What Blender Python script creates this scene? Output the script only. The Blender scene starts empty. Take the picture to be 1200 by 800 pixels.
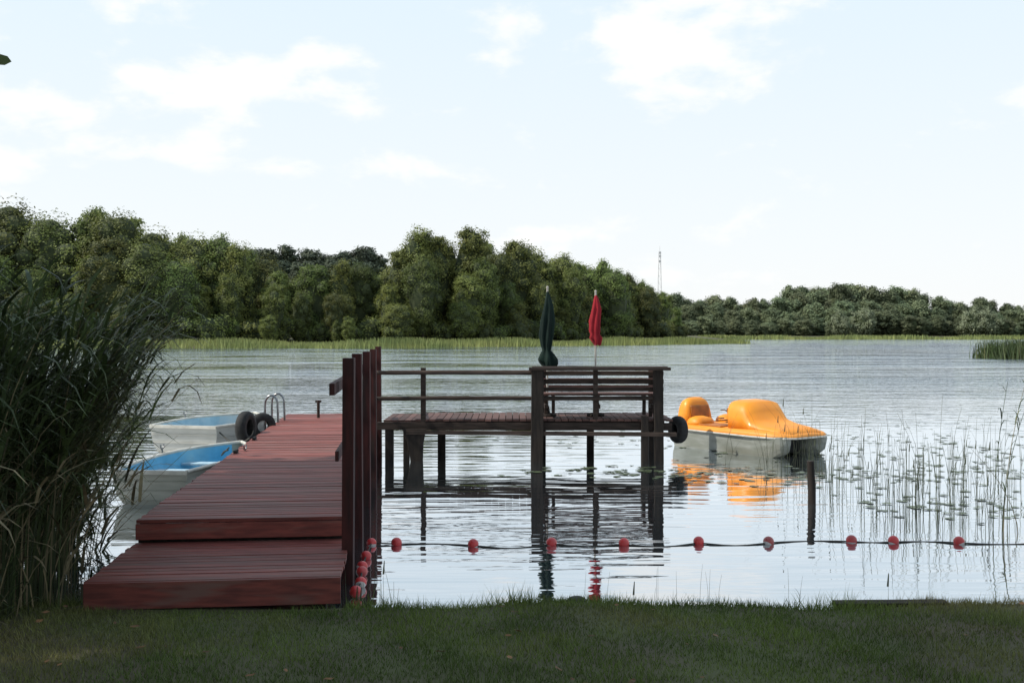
import bpy, math, random
import numpy as np
from mathutils import Vector, Matrix
random.seed(7); rng=np.random.default_rng(7)
scene=bpy.context.scene
COL=scene.collection

# ------------------------------------------------------------ helpers
def link(ob,parent=None):
    COL.objects.link(ob)
    if parent is not None: ob.parent=parent
    return ob
def empty(name):
    e=bpy.data.objects.new(name,None); e.empty_display_size=.2
    return link(e)
def np_mesh(name,V,F,mats,parent=None,smooth=False,mi=None):
    V=np.asarray(V,dtype=np.float32); F=np.asarray(F,dtype=np.int32)
    me=bpy.data.meshes.new(name); k=F.shape[1]
    me.vertices.add(len(V)); me.vertices.foreach_set('co',V.ravel())
    me.loops.add(F.size); me.loops.foreach_set('vertex_index',F.ravel())
    me.polygons.add(len(F)); me.polygons.foreach_set('loop_start',np.arange(0,F.size,k,dtype=np.int32))
    if not isinstance(mats,(list,tuple)): mats=[mats]
    for m in mats: me.materials.append(m)
    if mi is not None: me.polygons.foreach_set('material_index',np.asarray(mi,dtype=np.int32))
    me.polygons.foreach_set('use_smooth',np.full(len(F),smooth,dtype=bool))
    me.update(calc_edges=True); me.validate()
    return me
class MB:
    def __init__(s): s.v=[];s.f=[];s.m=[];s.sm=[]
    def add(s,vs,fs,m=0,sm=False):
        o=len(s.v); s.v+= [tuple(v) for v in vs]
        for f in fs: s.f.append(tuple(i+o for i in f)); s.m.append(m); s.sm.append(sm)
    def box(s,c,size,rz=0,m=0,rot=None):
        hx,hy,hz=[a/2 for a in size]
        R=rot if rot is not None else Matrix.Rotation(rz,3,'Z')
        vs=[Vector(c)+R@Vector((x,y,z)) for x in(-hx,hx) for y in(-hy,hy) for z in(-hz,hz)]
        s.add(vs,[(0,1,3,2),(4,6,7,5),(0,4,5,1),(2,3,7,6),(0,2,6,4),(1,5,7,3)],m)
    def beam(s,p0,p1,w,h,m=0):
        p0=Vector(p0);p1=Vector(p1);d=p1-p0;L=d.length
        x=d.normalized(); up=Vector((0,0,1))
        if abs(x.z)>.95: up=Vector((0,1,0))
        y=up.cross(x).normalized(); z=x.cross(y)
        R=Matrix((x,y,z)).transposed()
        s.box((p0+p1)/2,(L,w,h),m=m,rot=R)
    def tube(s,pts,r,n=8,m=0,cap=True,sm=True):
        pts=[Vector(p) for p in pts]; N=len(pts)
        rs=r if isinstance(r,(list,tuple)) else [r]*N
        vs=[];ref=None
        for i,p in enumerate(pts):
            t=(pts[min(i+1,N-1)]-pts[max(i-1,0)]).normalized()
            if ref is None:
                ref=Vector((1,0,0)) if abs(t.x)<.8 else Vector((0,1,0))
            a=(ref-t*ref.dot(t)).normalized(); ref=a; b=t.cross(a)
            for k in range(n):
                q=2*math.pi*k/n; vs.append(p+(a*math.cos(q)+b*math.sin(q))*rs[i])
        fs=[(i*n+k,i*n+(k+1)%n,(i+1)*n+(k+1)%n,(i+1)*n+k) for i in range(N-1) for k in range(n)]
        s.add(vs,fs,m,sm)
        if cap:
            s.add(vs[:n],[tuple(range(n))[::-1]],m); s.add(vs[-n:],[tuple(range(n))],m)
    def rings(s,rings,m=0,closed=True,cap=True,sm=True):
        n=len(rings[0]); vs=[p for r in rings for p in r]
        fs=[]
        for i in range(len(rings)-1):
            for k in range(n if closed else n-1):
                fs.append((i*n+k,i*n+(k+1)%n,(i+1)*n+(k+1)%n,(i+1)*n+k))
        s.add(vs,fs,m,sm)
        if cap:
            s.add(rings[0],[tuple(range(n))[::-1]],m); s.add(rings[-1],[tuple(range(n))],m)
    def sphere(s,c,r,m=0,seg=16,rin=10,mfun=None,sc=(1,1,1),R=None):
        vs=[];c=Vector(c)
        for i in range(rin+1):
            a=math.pi*i/rin
            for k in range(seg):
                q=2*math.pi*k/seg
                p=Vector((math.sin(a)*math.cos(q)*sc[0],math.sin(a)*math.sin(q)*sc[1],math.cos(a)*sc[2]))*r
                if R is not None: p=R@p
                vs.append(c+p)
        for i in range(rin):
            fs=[(i*seg+k,(i+1)*seg+k,(i+1)*seg+(k+1)%seg,i*seg+(k+1)%seg) for k in range(seg)]
            s.add([vs[j] for f in fs for j in f],[(4*j,4*j+1,4*j+2,4*j+3) for j in range(seg)],mfun(i/rin) if mfun else m,True)
    def obj(s,name,mats,parent=None,bevel=0,weld=False):
        me=bpy.data.meshes.new(name); me.from_pydata(s.v,[],s.f)
        if not isinstance(mats,(list,tuple)): mats=[mats]
        for m in mats: me.materials.append(m)
        me.polygons.foreach_set('material_index',s.m)
        me.polygons.foreach_set('use_smooth',s.sm); me.update()
        ob=link(bpy.data.objects.new(name,me),parent)
        if weld:
            w=ob.modifiers.new('weld','WELD'); w.merge_threshold=.0005
        if bevel:
            b=ob.modifiers.new('bev','BEVEL'); b.width=bevel; b.segments=2; b.limit_method='ANGLE'; b.angle_limit=math.radians(50)
        return ob

def nn(nt,t,**k):
    n=nt.nodes.new(t)
    for a,b in k.items(): setattr(n,a,b)
    return n
def mat(name,c1,c2=None,scale=(4,4,4),rough=.7,detail=6,bump=0,bscale=None,contrast=(.35,.65),metal=0,spec=.5,c3=None,island=0,objrand=0,trans=0,coat=0):
    m=bpy.data.materials.new(name); m.use_nodes=True; nt=m.node_tree; L=nt.links
    b=nt.nodes['Principled BSDF']; b.inputs['Roughness'].default_value=rough
    b.inputs['Metallic'].default_value=metal; b.inputs['Specular IOR Level'].default_value=spec
    b.inputs['Coat Weight'].default_value=coat
    c2=c2 or tuple(x*.7 for x in c1)
    tc=nn(nt,'ShaderNodeTexCoord'); mp=nn(nt,'ShaderNodeMapping'); mp.inputs['Scale'].default_value=scale
    L.new(tc.outputs['Object'],mp.inputs[0])
    nz=nn(nt,'ShaderNodeTexNoise'); nz.inputs['Detail'].default_value=detail; nz.inputs['Scale'].default_value=1
    L.new(mp.outputs[0],nz.inputs['Vector'])
    rp=nn(nt,'ShaderNodeValToRGB'); rp.color_ramp.elements[0].position=contrast[0]; rp.color_ramp.elements[1].position=contrast[1]
    rp.color_ramp.elements[0].color=(*c1,1); rp.color_ramp.elements[1].color=(*c2,1)
    L.new(nz.outputs[0],rp.inputs[0]); col=rp.outputs[0]
    if c3:
        n2=nn(nt,'ShaderNodeTexNoise'); n2.inputs['Scale'].default_value=.35; n2.inputs['Detail'].default_value=8
        L.new(mp.outputs[0],n2.inputs['Vector'])
        r2=nn(nt,'ShaderNodeMapRange'); r2.inputs[1].default_value=.52; r2.inputs[2].default_value=.68
        L.new(n2.outputs[0],r2.inputs[0])
        mx=nn(nt,'ShaderNodeMix',data_type='RGBA'); L.new(r2.outputs[0],mx.inputs[0]); L.new(col,mx.inputs[6]); mx.inputs[7].default_value=(*c3,1)
        col=mx.outputs[2]
    if island or objrand:
        hs=nn(nt,'ShaderNodeHueSaturation'); L.new(col,hs.inputs['Color'])
        val=None
        if island:
            g=nn(nt,'ShaderNodeNewGeometry'); r=nn(nt,'ShaderNodeMapRange'); r.inputs[3].default_value=1-island; r.inputs[4].default_value=1+island
            L.new(g.outputs['Random Per Island'],r.inputs[0]); val=r.outputs[0]
        if objrand:
            oi=nn(nt,'ShaderNodeObjectInfo'); r=nn(nt,'ShaderNodeMapRange'); r.inputs[3].default_value=1-objrand; r.inputs[4].default_value=1+objrand
            L.new(oi.outputs['Random'],r.inputs[0])
            if val is not None:
                mu=nn(nt,'ShaderNodeMath',operation='MULTIPLY'); L.new(val,mu.inputs[0]); L.new(r.outputs[0],mu.inputs[1]); val=mu.outputs[0]
            else: val=r.outputs[0]
            wn=nn(nt,'ShaderNodeTexWhiteNoise',noise_dimensions='1D'); L.new(oi.outputs['Random'],wn.inputs['W'])
            r3=nn(nt,'ShaderNodeMapRange'); r3.inputs[3].default_value=.472; r3.inputs[4].default_value=.525
            L.new(wn.outputs[0],r3.inputs[0]); L.new(r3.outputs[0],hs.inputs['Hue'])
        L.new(val,hs.inputs['Value']); col=hs.outputs[0]
    L.new(col,b.inputs['Base Color'])
    if bump:
        bp=nn(nt,'ShaderNodeBump'); bp.inputs['Strength'].default_value=1; bp.inputs['Distance'].default_value=bump
        L.new(nz.outputs[0],bp.inputs['Height']); L.new(bp.outputs[0],b.inputs['Normal'])
    if trans:
        out=nt.nodes['Material Output']; tr=nn(nt,'ShaderNodeBsdfTranslucent'); L.new(col,tr.inputs[0])
        ms=nn(nt,'ShaderNodeMixShader'); ms.inputs[0].default_value=trans
        L.new(b.outputs[0],ms.inputs[1]); L.new(tr.outputs[0],ms.inputs[2]); L.new(ms.outputs[0],out.inputs[0])
    return m

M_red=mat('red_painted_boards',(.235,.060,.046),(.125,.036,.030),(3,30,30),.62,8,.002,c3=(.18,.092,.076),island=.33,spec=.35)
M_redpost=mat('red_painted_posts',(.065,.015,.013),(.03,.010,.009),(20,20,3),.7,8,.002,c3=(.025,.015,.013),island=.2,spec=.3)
M_wood=mat('weathered_wood',(.055,.038,.031),(.022,.016,.013),(3,25,25),.85,8,.003,island=.35,spec=.3)
M_pile=mat('dark_wet_wood',(.028,.021,.017),(.012,.009,.008),(20,20,3),.85,8,.003,island=.2,spec=.3)
M_seat=mat('reddish_bench_boards',(.11,.05,.04),(.06,.03,.025),(3,25,25),.8,8,.002,island=.3)
M_rubber=mat('black_rubber',(.014,.014,.015),(.024,.024,.024),(20,20,20),.75,5,.002,spec=.3)
M_chrome=mat('steel_tube',(.30,.31,.32),(.2,.2,.2),(9,9,9),.3,3,metal=1)
M_orange=mat('orange_fibreglass',(.80,.29,.016),(.72,.24,.012),(3,3,3),.5,7,c3=(.66,.26,.04),spec=.4,coat=.05)
M_ydk=mat('recess_shade_orange',(.42,.13,.012),(.22,.08,.01),(5,5,5),.6,5)  # darker copy of the orange; recess shade put into the colour
M_hullgrey=mat('grey_white_gelcoat',(.25,.26,.24),(.15,.16,.135),(2,2,9),.55,8,c3=(.11,.11,.085),coat=.05)
M_boatwhite=mat('white_hull_paint',(.50,.50,.47),(.37,.37,.34),(2,2,9),.55,8,c3=(.27,.26,.21))
M_rail=mat('white_rub_rail',(.6,.58,.52),(.45,.43,.38),(6,6,6),.5,5)
M_hullcream=mat('cream_hull_paint',(.46,.46,.40),(.33,.33,.28),(2,2,9),.6,8,c3=(.26,.24,.17))
M_blue=mat('light_blue_paint',(.13,.44,.68),(.09,.36,.58),(4,4,4),.5,7,c3=(.24,.50,.64))
M_paleblue=mat('faded_blue_paint',(.34,.52,.62),(.24,.42,.54),(4,4,4),.5,7,c3=(.5,.56,.58))
M_palewood=mat('pale_blue_thwart',(.40,.54,.62),(.30,.44,.54),(3,20,20),.6,6)
M_green_cloth=mat('dark_green_canvas',(.010,.024,.019),(.006,.014,.012),(14,14,2),.9,5,.004,spec=.2)
M_red_cloth=mat('red_canvas',(.33,.02,.03),(.20,.012,.02),(14,14,2),.85,5,.004,spec=.2)
M_pole=mat('pale_pole',(.45,.42,.38),(.3,.28,.25),(9,9,3),.5,4)
M_buoyr=mat('red_buoy_plastic',(.58,.035,.035),(.42,.03,.03),(9,9,9),.4,5,c3=(.30,.05,.045),coat=.2)
M_buoyw=mat('white_buoy_plastic',(.62,.58,.55),(.45,.4,.38),(12,12,12),.45,5)
M_rope=mat('dark_rope',(.05,.045,.035),(.02,.02,.018),(60,60,60),.9,4)
M_stone=mat('grey_stone',(.12,.115,.105),(.06,.058,.05),(14,14,14),.9,8,.01)
M_deadleaf=mat('dry_leaf',(.18,.09,.03),(.09,.045,.018),(9,9,9),.8,4,island=.4)
M_bark=mat('bark',(.07,.055,.042),(.03,.024,.02),(6,6,2),.95,8,.02)
M_leaf=mat('tree_foliage',(.185,.215,.060),(.10,.128,.036),(.3,.3,.3),.6,4,island=.35,objrand=.42,trans=.35,spec=.25)
M_leafB=mat('far_tree_foliage',(.19,.22,.12),(.12,.15,.088),(.3,.3,.3),.7,4,island=.3,objrand=.38,trans=.25,spec=.2)
M_pine=mat('pine_foliage',(.085,.105,.07),(.055,.072,.05),(.5,.5,.5),.7,4,island=.3,objrand=.2,trans=.15,spec=.2)
M_core=mat('crown_core_shade',(.045,.058,.02),(.026,.036,.013),(1,1,1),.9,3)  # darker green for crown cores: inner shade put into colour, also stops see-through
M_willow=mat('willow_foliage',(.26,.29,.18),(.18,.21,.13),(.5,.5,.5),.7,4,island=.3,trans=.25)
M_reed=mat('reed_leaves',(.075,.108,.035),(.032,.052,.018),(2,2,.7),.5,4,c3=(.12,.12,.05),island=.5,trans=.3)
M_deadreed=mat('dry_reed_stalks',(.22,.18,.10),(.12,.10,.055),(4,4,2),.8,4,island=.4)
M_rush=mat('rush_stems',(.065,.075,.035),(.035,.042,.02),(4,4,1),.7,4,island=.4)
M_shorereed=mat('shore_reeds',(.25,.27,.09),(.15,.185,.06),(.12,.12,.5),.8,5,island=.3,trans=.3)
M_lily=mat('lily_pad',(.075,.10,.05),(.05,.07,.035),(9,9,9),.35,4,island=.3,spec=.6)
M_grass=mat('grass_blades',(.125,.175,.034),(.070,.108,.020),(1.1,1.1,1.1),.7,5,c3=(.21,.185,.07),island=.4,trans=.25,contrast=(.4,.6))
M_ground=mat('soil_and_grass',(.066,.076,.023),(.058,.048,.025),(1.3,1.3,1.3),.95,9,.01,c3=(.074,.055,.032))
M_tower=mat('galvanised_steel',(.62,.62,.63),(.5,.5,.51),(1,1,1),.6,3)

# ------------------------------------------------------------ water
def water_mat():
    m=bpy.data.materials.new('lake_water'); m.use_nodes=True; nt=m.node_tree; L=nt.links; nt.nodes.clear()
    out=nn(nt,'ShaderNodeOutputMaterial'); geo=nn(nt,'ShaderNodeNewGeometry')
    def noise(sx,sy,det,rough=.5,dist=0):
        mp=nn(nt,'ShaderNodeMapping'); mp.inputs['Scale'].default_value=(sx,sy,1); L.new(geo.outputs['Position'],mp.inputs[0])
        n=nn(nt,'ShaderNodeTexNoise'); n.inputs['Scale'].default_value=1; n.inputs['Detail'].default_value=det; n.inputs['Roughness'].default_value=rough
        n.inputs['Distortion'].default_value=dist
        L.new(mp.outputs[0],n.inputs['Vector']); return n.outputs[0]
    def mth(op,a,b=None,c=None):
        n=nn(nt,'ShaderNodeMath',operation=op)
        for i,v in enumerate((a,b,c)):
            if v is None: continue
            if isinstance(v,(int,float)): n.inputs[i].default_value=v
            else: L.new(v,n.inputs[i])
        return n.outputs[0]
    sep=nn(nt,'ShaderNodeSeparateXYZ'); L.new(geo.outputs['Position'],sep.inputs[0])
    def ramp(a,b,c=0,d=1,src=None):
        f=nn(nt,'ShaderNodeMapRange',interpolation_type='SMOOTHSTEP'); L.new(src or sep.outputs[1],f.inputs[0])
        for i,v in enumerate((a,b,c,d)): f.inputs[i+1].default_value=v
        return f.outputs[0]
    swell=noise(.6,3.4,2,.45,.4)
    fine=noise(2.5,11,2,.5)
    chop=noise(.9,2.6,3,.55)
    big=noise(.16,.55,4,.55,.2)
    patch=noise(.035,.12,3,.55)
    pm=ramp(.38,.62,.35,1.3,patch)
    h=mth('MULTIPLY',swell,.0105)
    h=mth('ADD',h,mth('MULTIPLY',fine,.0008))
    h=mth('ADD',h,mth('MULTIPLY',chop,mth('MULTIPLY',mth('MULTIPLY',ramp(18,46),pm),.11)))
    h=mth('ADD',h,mth('MULTIPLY',big,mth('MULTIPLY',mth('MULTIPLY',ramp(35,90),pm),.45)))
    bp=nn(nt,'ShaderNodeBump'); bp.inputs['Strength'].default_value=1; bp.inputs['Distance'].default_value=1
    L.new(h,bp.inputs['Height'])
    gl=nn(nt,'ShaderNodeBsdfGlossy'); gl.inputs['Roughness'].default_value=.02; gl.inputs['Color'].default_value=(.92,.955,.99,1); L.new(bp.outputs[0],gl.inputs['Normal'])
    df=nn(nt,'ShaderNodeBsdfDiffuse'); df.inputs['Color'].default_value=(.05,.065,.07,1)
    fr=nn(nt,'ShaderNodeFresnel'); fr.inputs['IOR'].default_value=1.5; L.new(bp.outputs[0],fr.inputs['Normal'])
    f=nn(nt,'ShaderNodeMapRange'); L.new(fr.outputs[0],f.inputs[0]); f.inputs[1].default_value=0; f.inputs[2].default_value=.5; f.inputs[3].default_value=.56; f.inputs[4].default_value=.97
    ms=nn(nt,'ShaderNodeMixShader'); L.new(f.outputs[0],ms.inputs[0]); L.new(df.outputs[0],ms.inputs[1]); L.new(gl.outputs[0],ms.inputs[2])
    L.new(ms.outputs[0],out.inputs[0]); return m
mb=MB(); mb.add([(-3000,3,0),(3000,3,0),(3000,3000,0),(-3000,3000,0)],[(0,1,2,3)]); mb.obj('water',water_mat())

# ------------------------------------------------------------ ground sheet
SX=[-3000,-300,-75,-36,0,43,70,130,250,3000]; SY=[120,130,150,148,165,203,330,338,345,345]
def shore(x): return np.interp(x,SX,SY)
def edge(x): return 8.2+.10*np.sin(x*1.7+.6)+.05*np.sin(x*4.3)-.25*np.clip((-x-3)/2,0,1)
def hgt(x,y):
    s=edge(x)-y
    near=np.where(s>0,np.minimum(.05+.09*s,1.2)-.05*np.exp(-s*9),np.maximum(s*.35,-1.6))
    t=y-shore(x)
    far=np.where(t>0,np.minimum(.15+.02*t,1.2),np.maximum(t*.2,-1.6))
    return np.where(y<60,near,far)+.012*np.sin(x*3.1)*np.sin(y*2.7)*(s>0)
def axis(segs): return np.unique(np.concatenate([np.arange(a,b,c) for a,b,c in segs]))
xs=axis([(-3000,-400,400),(-400,-100,20),(-100,-12,6),(-12,12,.3),(12,100,6),(100,400,20),(400,3001,400)])
ys=axis([(-3000,-300,400),(-300,-10,20),(-10,3,.8),(3,10,.12),(10,20,1.5),(20,130,15),(130,240,5),(240,300,12),(300,360,5),(360,700,40),(700,3101,300)])
X,Y=np.meshgrid(xs,ys); Z=hgt(X,Y)
nx,ny=len(xs),len(ys)
ii=np.arange((ny-1)*(nx-1)); r,c=ii//(nx-1),ii%(nx-1); a=r*nx+c
me=np_mesh('ground',np.stack([X.ravel(),Y.ravel(),Z.ravel()],1),np.stack([a,a+1,a+nx+1,a+nx],1),M_ground,smooth=True)
link(bpy.data.objects.new('ground',me))

# grass
N=190000
gx=rng.uniform(-8.5,8.5,N); gy=4.2+4.1*rng.random(N)**.85
e=edge(gx); keep=(gy<e+.02); keep&=~((gx>-3.4)&(gx<-1.3)&(gy>7.75))
gx,gy=gx[keep],gy[keep]; N=len(gx); e=edge(gx)
gz=hgt(gx,gy)-.003
nearedge=np.clip(1-(e-gy)/.35,0,1)
clump=.5+.5*np.sin(gx*2.3+np.sin(gy*3))*np.sin(gx*5.1+gy*2)
clump2=np.clip(np.sin(gx*1.3+1)*np.sin(gx*3.7+2)+.2,0,1)
hh=(.022+.03*rng.random(N))*(.6+.8*clump)+nearedge*(.02+.15*rng.random(N)**2.5*(.25+clump2))
ang=rng.uniform(0,2*np.pi,N); w=.0022+.002*rng.random(N)
lean=hh*rng.uniform(.1,.9,N); la=rng.uniform(0,2*np.pi,N)
P=np.stack([gx,gy,gz],1)
dv=np.stack([np.cos(ang)*w,np.sin(ang)*w,0*w],1)
tip=P+np.stack([np.cos(la)*lean,np.sin(la)*lean,hh],1)
V=np.stack([P-dv,P+dv,tip],1).reshape(-1,3)
me=np_mesh('grass',V,np.arange(3*N).reshape(-1,3),M_grass); link(bpy.data.objects.new('grass',me))
mb=MB()
for i in range(70):
    x=random.uniform(-5,6); y=random.uniform(5.2,7.9); z=float(hgt(np.array(x),np.array(y)))+.04
    s=random.uniform(.015,.038); a=random.uniform(0,6.28); R=Matrix.Rotation(a,3,'Z')@Matrix.Rotation(random.uniform(-.6,.6),3,'X')
    pts=[(-1,0,0),(-.4,.5,.15),(.4,.45,.1),(1,0,.3),(.4,-.45,.1),(-.4,-.5,.15)]
    mb.add([Vector((x,y,z))+R@(Vector(p)*s) for p in pts],[(0,1,2,3),(0,3,4,5)])
mb.obj('fallen_leaves',M_deadleaf)
mb=MB(); mb.sphere((.52,8.22,.04),.08,seg=10,rin=7,sc=(1.1,.8,.6)); mb.obj('bank_stone',M_stone)
mb=MB(); mb.box((3.0,8.1,.055),(.9,.12,.04),rz=.03); mb.obj('bank_board',M_wood,bevel=.005)

# ------------------------------------------------------------ pier
PD=Vector((-.106,1,0)).normalized(); PN=Vector((PD.y,-PD.x,0)); ang=math.atan2(PD.y,PD.x)-math.pi/2
pier=empty('wooden_pier')
def PL(s,u): return Vector((-3.40,9.23,0))+PD*s+PN*u
W=1.87
mb=MB(); s=0
while s<12.1:
    w=.106; c=PL(s+w/2,W/2+random.uniform(-.014,.014)); c.z=.492+random.uniform(-.004,.004)
    mb.box(c,(W,w-.014,.032),rz=ang+random.uniform(-.004,.004)); s+=w
mb.obj('deck_boards',M_red,pier,bevel=.003)
mb=MB(); s=-1.46
while s<-.06:
    w=.107; c=PL(s+w/2,W/2+.02+random.uniform(-.010,.010)); c.z=.286+random.uniform(-.003,.003)
    mb.box(c,(W+.06,w-.012,.032),rz=ang+random.uniform(-.004,.004)); s+=w
mb.obj('lower_step_boards',M_red,pier,bevel=.003)
mb=MB()
def pbox(s0,s1,u0,u1,z0,z1):
    c=PL((s0+s1)/2,(u0+u1)/2); c.z=(z0+z1)/2; mb.box(c,(u1-u0,s1-s0,z1-z0),rz=ang)
pbox(-1.46-.03,-1.46,-.01,W+.05,.095,.300)
pbox(.0,.03,0,W,.330,.474)
mb.obj('fascia_boards',M_red,pier,bevel=.004)
mb=MB()
for u in (.03,.9,W-.07):
    pbox(.04,12.1,u,u+.05,.33,.474)
    pbox(-1.45,-.03,u+.01,u+.06,.13,.268)
pbox(.10,.16,.0,W,.12,.326)
mb.obj('joists',M_pile,pier)
mb=MB()
for s in (.3,3.2,6.2,9.2,11.9):
    for u in (.12,W-.16):
        p=PL(s,u); mb.tube([(p.x,p.y,-1.2),(p.x,p.y,.33)],.065,10)
for s in (-1.35,-.2):
    for u in (.1,W-.12):
        p=PL(s,u); mb.box((p.x,p.y,-.07),(.1,.1,.4),rz=ang)
mb.obj('piles',M_pile,pier)
mb=MB(); RP=[(9.0,.10),(11.0,.10),(13.0,.09),(15.3,.09),(18.0,.095)]
def rx(y): return -1.47-.098*(y-9)
for y,w in RP:
    x=rx(y)+.02; tx=random.uniform(-.02,.02)
    mb.beam((x,y,-1.0),(x+tx,y,1.97+random.uniform(-.02,.02)),w,w)
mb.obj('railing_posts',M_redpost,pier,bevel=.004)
mb=MB()
mb.beam((rx(8.5)-.075,8.5,1.73),(rx(19)-.07,19,1.70),.045,.10)
mb.beam((rx(8.95)-.068,8.95,1.12),(rx(18.2)-.068,18.2,1.10),.03,.09)
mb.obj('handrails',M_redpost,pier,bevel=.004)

def tire(c,R,r,rot):
    mb=MB(); rings=[]
    prof=[(-1,-.55),(-1,.1),(-.85,.75),(-.4,1),(.4,1),(.85,.75),(1,.1),(1,-.55),(.8,-.6),(.75,.4),(-.75,.4),(-.8,-.6)]
    for i in range(33):
        a=2*math.pi*i/32
        rings.append([Vector(c)+rot@Vector((math.cos(a)*(R-r+q*r),math.sin(a)*(R-r+q*r),p*r*1.0)) for p,q in prof])
    mb.rings(rings,cap=False); return mb
RZ=lambda a:Matrix.Rotation(a,3,'Z')@Matrix.Rotation(math.pi/2,3,'Y')
tire((-4.50,17.3,.60),.28,.085,RZ(-.2)).obj('rubber_tire',M_rubber,weld=True)
tire((-4.56,18.7,.50),.24,.085,RZ(-1.1)).obj('rubber_tire',M_rubber,weld=True)
tire((2.92,18.0,.50),.24,.085,RZ(.4)).obj('rubber_tire',M_rubber,weld=True)
mb=MB()
for k in (0,1):
    y0=19.3+k*.55; x0=-4.46
    pts=[(x0-.20,y0,-.6),(x0-.20,y0,.82)]+[(x0-.20+.12-.12*math.cos(a),y0,.86+.16*math.sin(a)) for a in np.linspace(.3,math.pi-.2,8)]+[(x0+.05,y0,.51)]
    mb.tube(pts,.022,10)
for z in (.35,.1,-.2): mb.tube([(-4.66,19.3,z),(-4.66,19.85,z)],.018,8)
mb.obj('swim_ladder',M_chrome)
mb=MB(); mb.tube([(-3.86,20.4,.5),(-3.86,20.4,.86)],.03,8); mb.tube([(-3.92,20.4,.84),(-3.8,20.4,.84)],.022,8); mb.obj('mooring_bollard',M_wood)
mb=MB()
for s in (5.2,7.0):
    p=PL(s,.06); mb.box((p.x,p.y,.52),(.05,.14,.03),rz=ang); mb.tube([(p.x,p.y-.1,.545),(p.x,p.y+.1,.545)],.014,6)
mb.obj('mooring_cleats',M_rubber,pier)

# ------------------------------------------------------------ bench platform
plat=empty('bathing_platform')
x0,x1,y0,y1=-2.22,2.72,17.6,19.1
mb=MB(); x=x0+.55
while x<x1:
    w=.12; zz=.70+random.uniform(-.004,.004)
    mb.box((x+w/2,(y0+y1)/2+random.uniform(-.02,.02),zz),(w-.012,y1-y0,.035)); x+=w
x=x0
while x<x0+.5:
    mb.box((x+.06,(y0+y1)/2,.68),(.11,y1-y0-.1,.035)); x+=.12
mb.obj('deck_boards',M_seat,plat,bevel=.003)
mb=MB()
mb.beam((x0-.1,y0+.03,.60),(x1+.03,y0+.03,.585),.07,.13); mb.beam((x0,y1-.05,.60),(x1,y1-.05,.6),.07,.14)
mb.beam((x0+.4,y0-.06,.50),(x1+.1,y0-.06,.46),.06,.07)
mb.beam((x0,18.3,.60),(x1,18.3,.6),.07,.14)
mb.obj('beams',M_wood,plat,bevel=.006)
mb=MB()
def post(x,y,z0,z1,w,dx=0): mb.beam((x,y,z0),(x+dx,y,z1),w,w)
post(-2.12,17.7,-1,.55,.14); post(-1.95,18.9,-1,.55,.11)
mb.rings([[Vector((-1.66+dx*w+ox,17.62+dy*.1,z)) for dx,dy in((-1,-1),(1,-1),(1,1),(-1,1))] for z,w,ox in((-1,.09,.02),(0,.10,.02),(.3,.13,0),(.55,.20,-.02))],sm=False)
post(-1.3,18.9,-1,.55,.14)
post(.42,17.58,-1,1.60,.21,.02); post(.55,18.95,-1,1.58,.15)
post(2.28,17.58,-1,.78,.12); post(2.53,17.6,-1,1.60,.16,-.02); post(2.6,18.95,-1,1.58,.14)
post(1.45,18.95,-1,.55,.13)
mb.obj('posts',M_pile,plat,bevel=.012)
mb=MB()
post(-1.53,17.66,.6,1.60,.085); post(1.44,17.66,.6,1.56,.08)
mb.tube([(-2.4,17.60,1.515),(-1,17.6,1.52),(.4,17.6,1.51)],.036,8)
mb.tube([(-2.4,17.60,1.07),(-.8,17.6,1.08),(1,17.6,1.075),(2.6,17.6,1.08)],.036,8)
mb.tube([(-2.3,18.98,1.48),(.5,18.98,1.48)],.028,8)
mb.obj('railing',M_wood,plat)
bench=empty('wooden_bench')
mb=MB()
mb.box((1.50,17.55,1.585),(2.42,.2,.05)); mb.box((1.52,17.75,1.60),(2.35,.10,.04))
mb.box((1.52,17.69,1.50),(2.2,.03,.07)); mb.box((1.52,17.69,1.36),(2.2,.03,.08)); mb.box((1.52,17.69,1.225),(2.2,.03,.07))
mb.obj('backrest_slats',M_wood,bench,bevel=.004)
mb=MB()
for k in range(4): mb.box((1.52,17.80+k*.11,1.13),(2.15,.095,.035))
mb.obj('seat_slats',M_seat,bench,bevel=.004)
mb=MB()
for x in (.6,1.5,2.45):
    mb.box((x,17.96,.92),(.07,.40,.07)); mb.box((x,18.12,.91),(.06,.06,.38)); mb.box((x,17.99,1.09),(.06,.36,.04))
mb.obj('frame',M_wood,bench,bevel=.004)
bench2=empty('wooden_bench')
mb=MB()
mb.box((1.55,18.92,1.56),(2.1,.14,.04))
for z in (1.46,1.33,1.20): mb.box((1.55,18.86,z),(2.1,.03,.075))
mb.obj('backrest_slats',M_seat,bench2,bevel=.004)
mb=MB()
for k in range(3): mb.box((1.55,18.78-k*.11,1.10),(2.1,.095,.035))
mb.obj('seat_slats',M_seat,bench2,bevel=.004)
mb=MB()
for x in (.75,1.55,2.4): mb.box((x,18.6,.9),(.06,.06,.365)); mb.box((x,18.68,1.06),(.055,.3,.04))
mb.obj('frame',M_wood,bench2)

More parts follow.
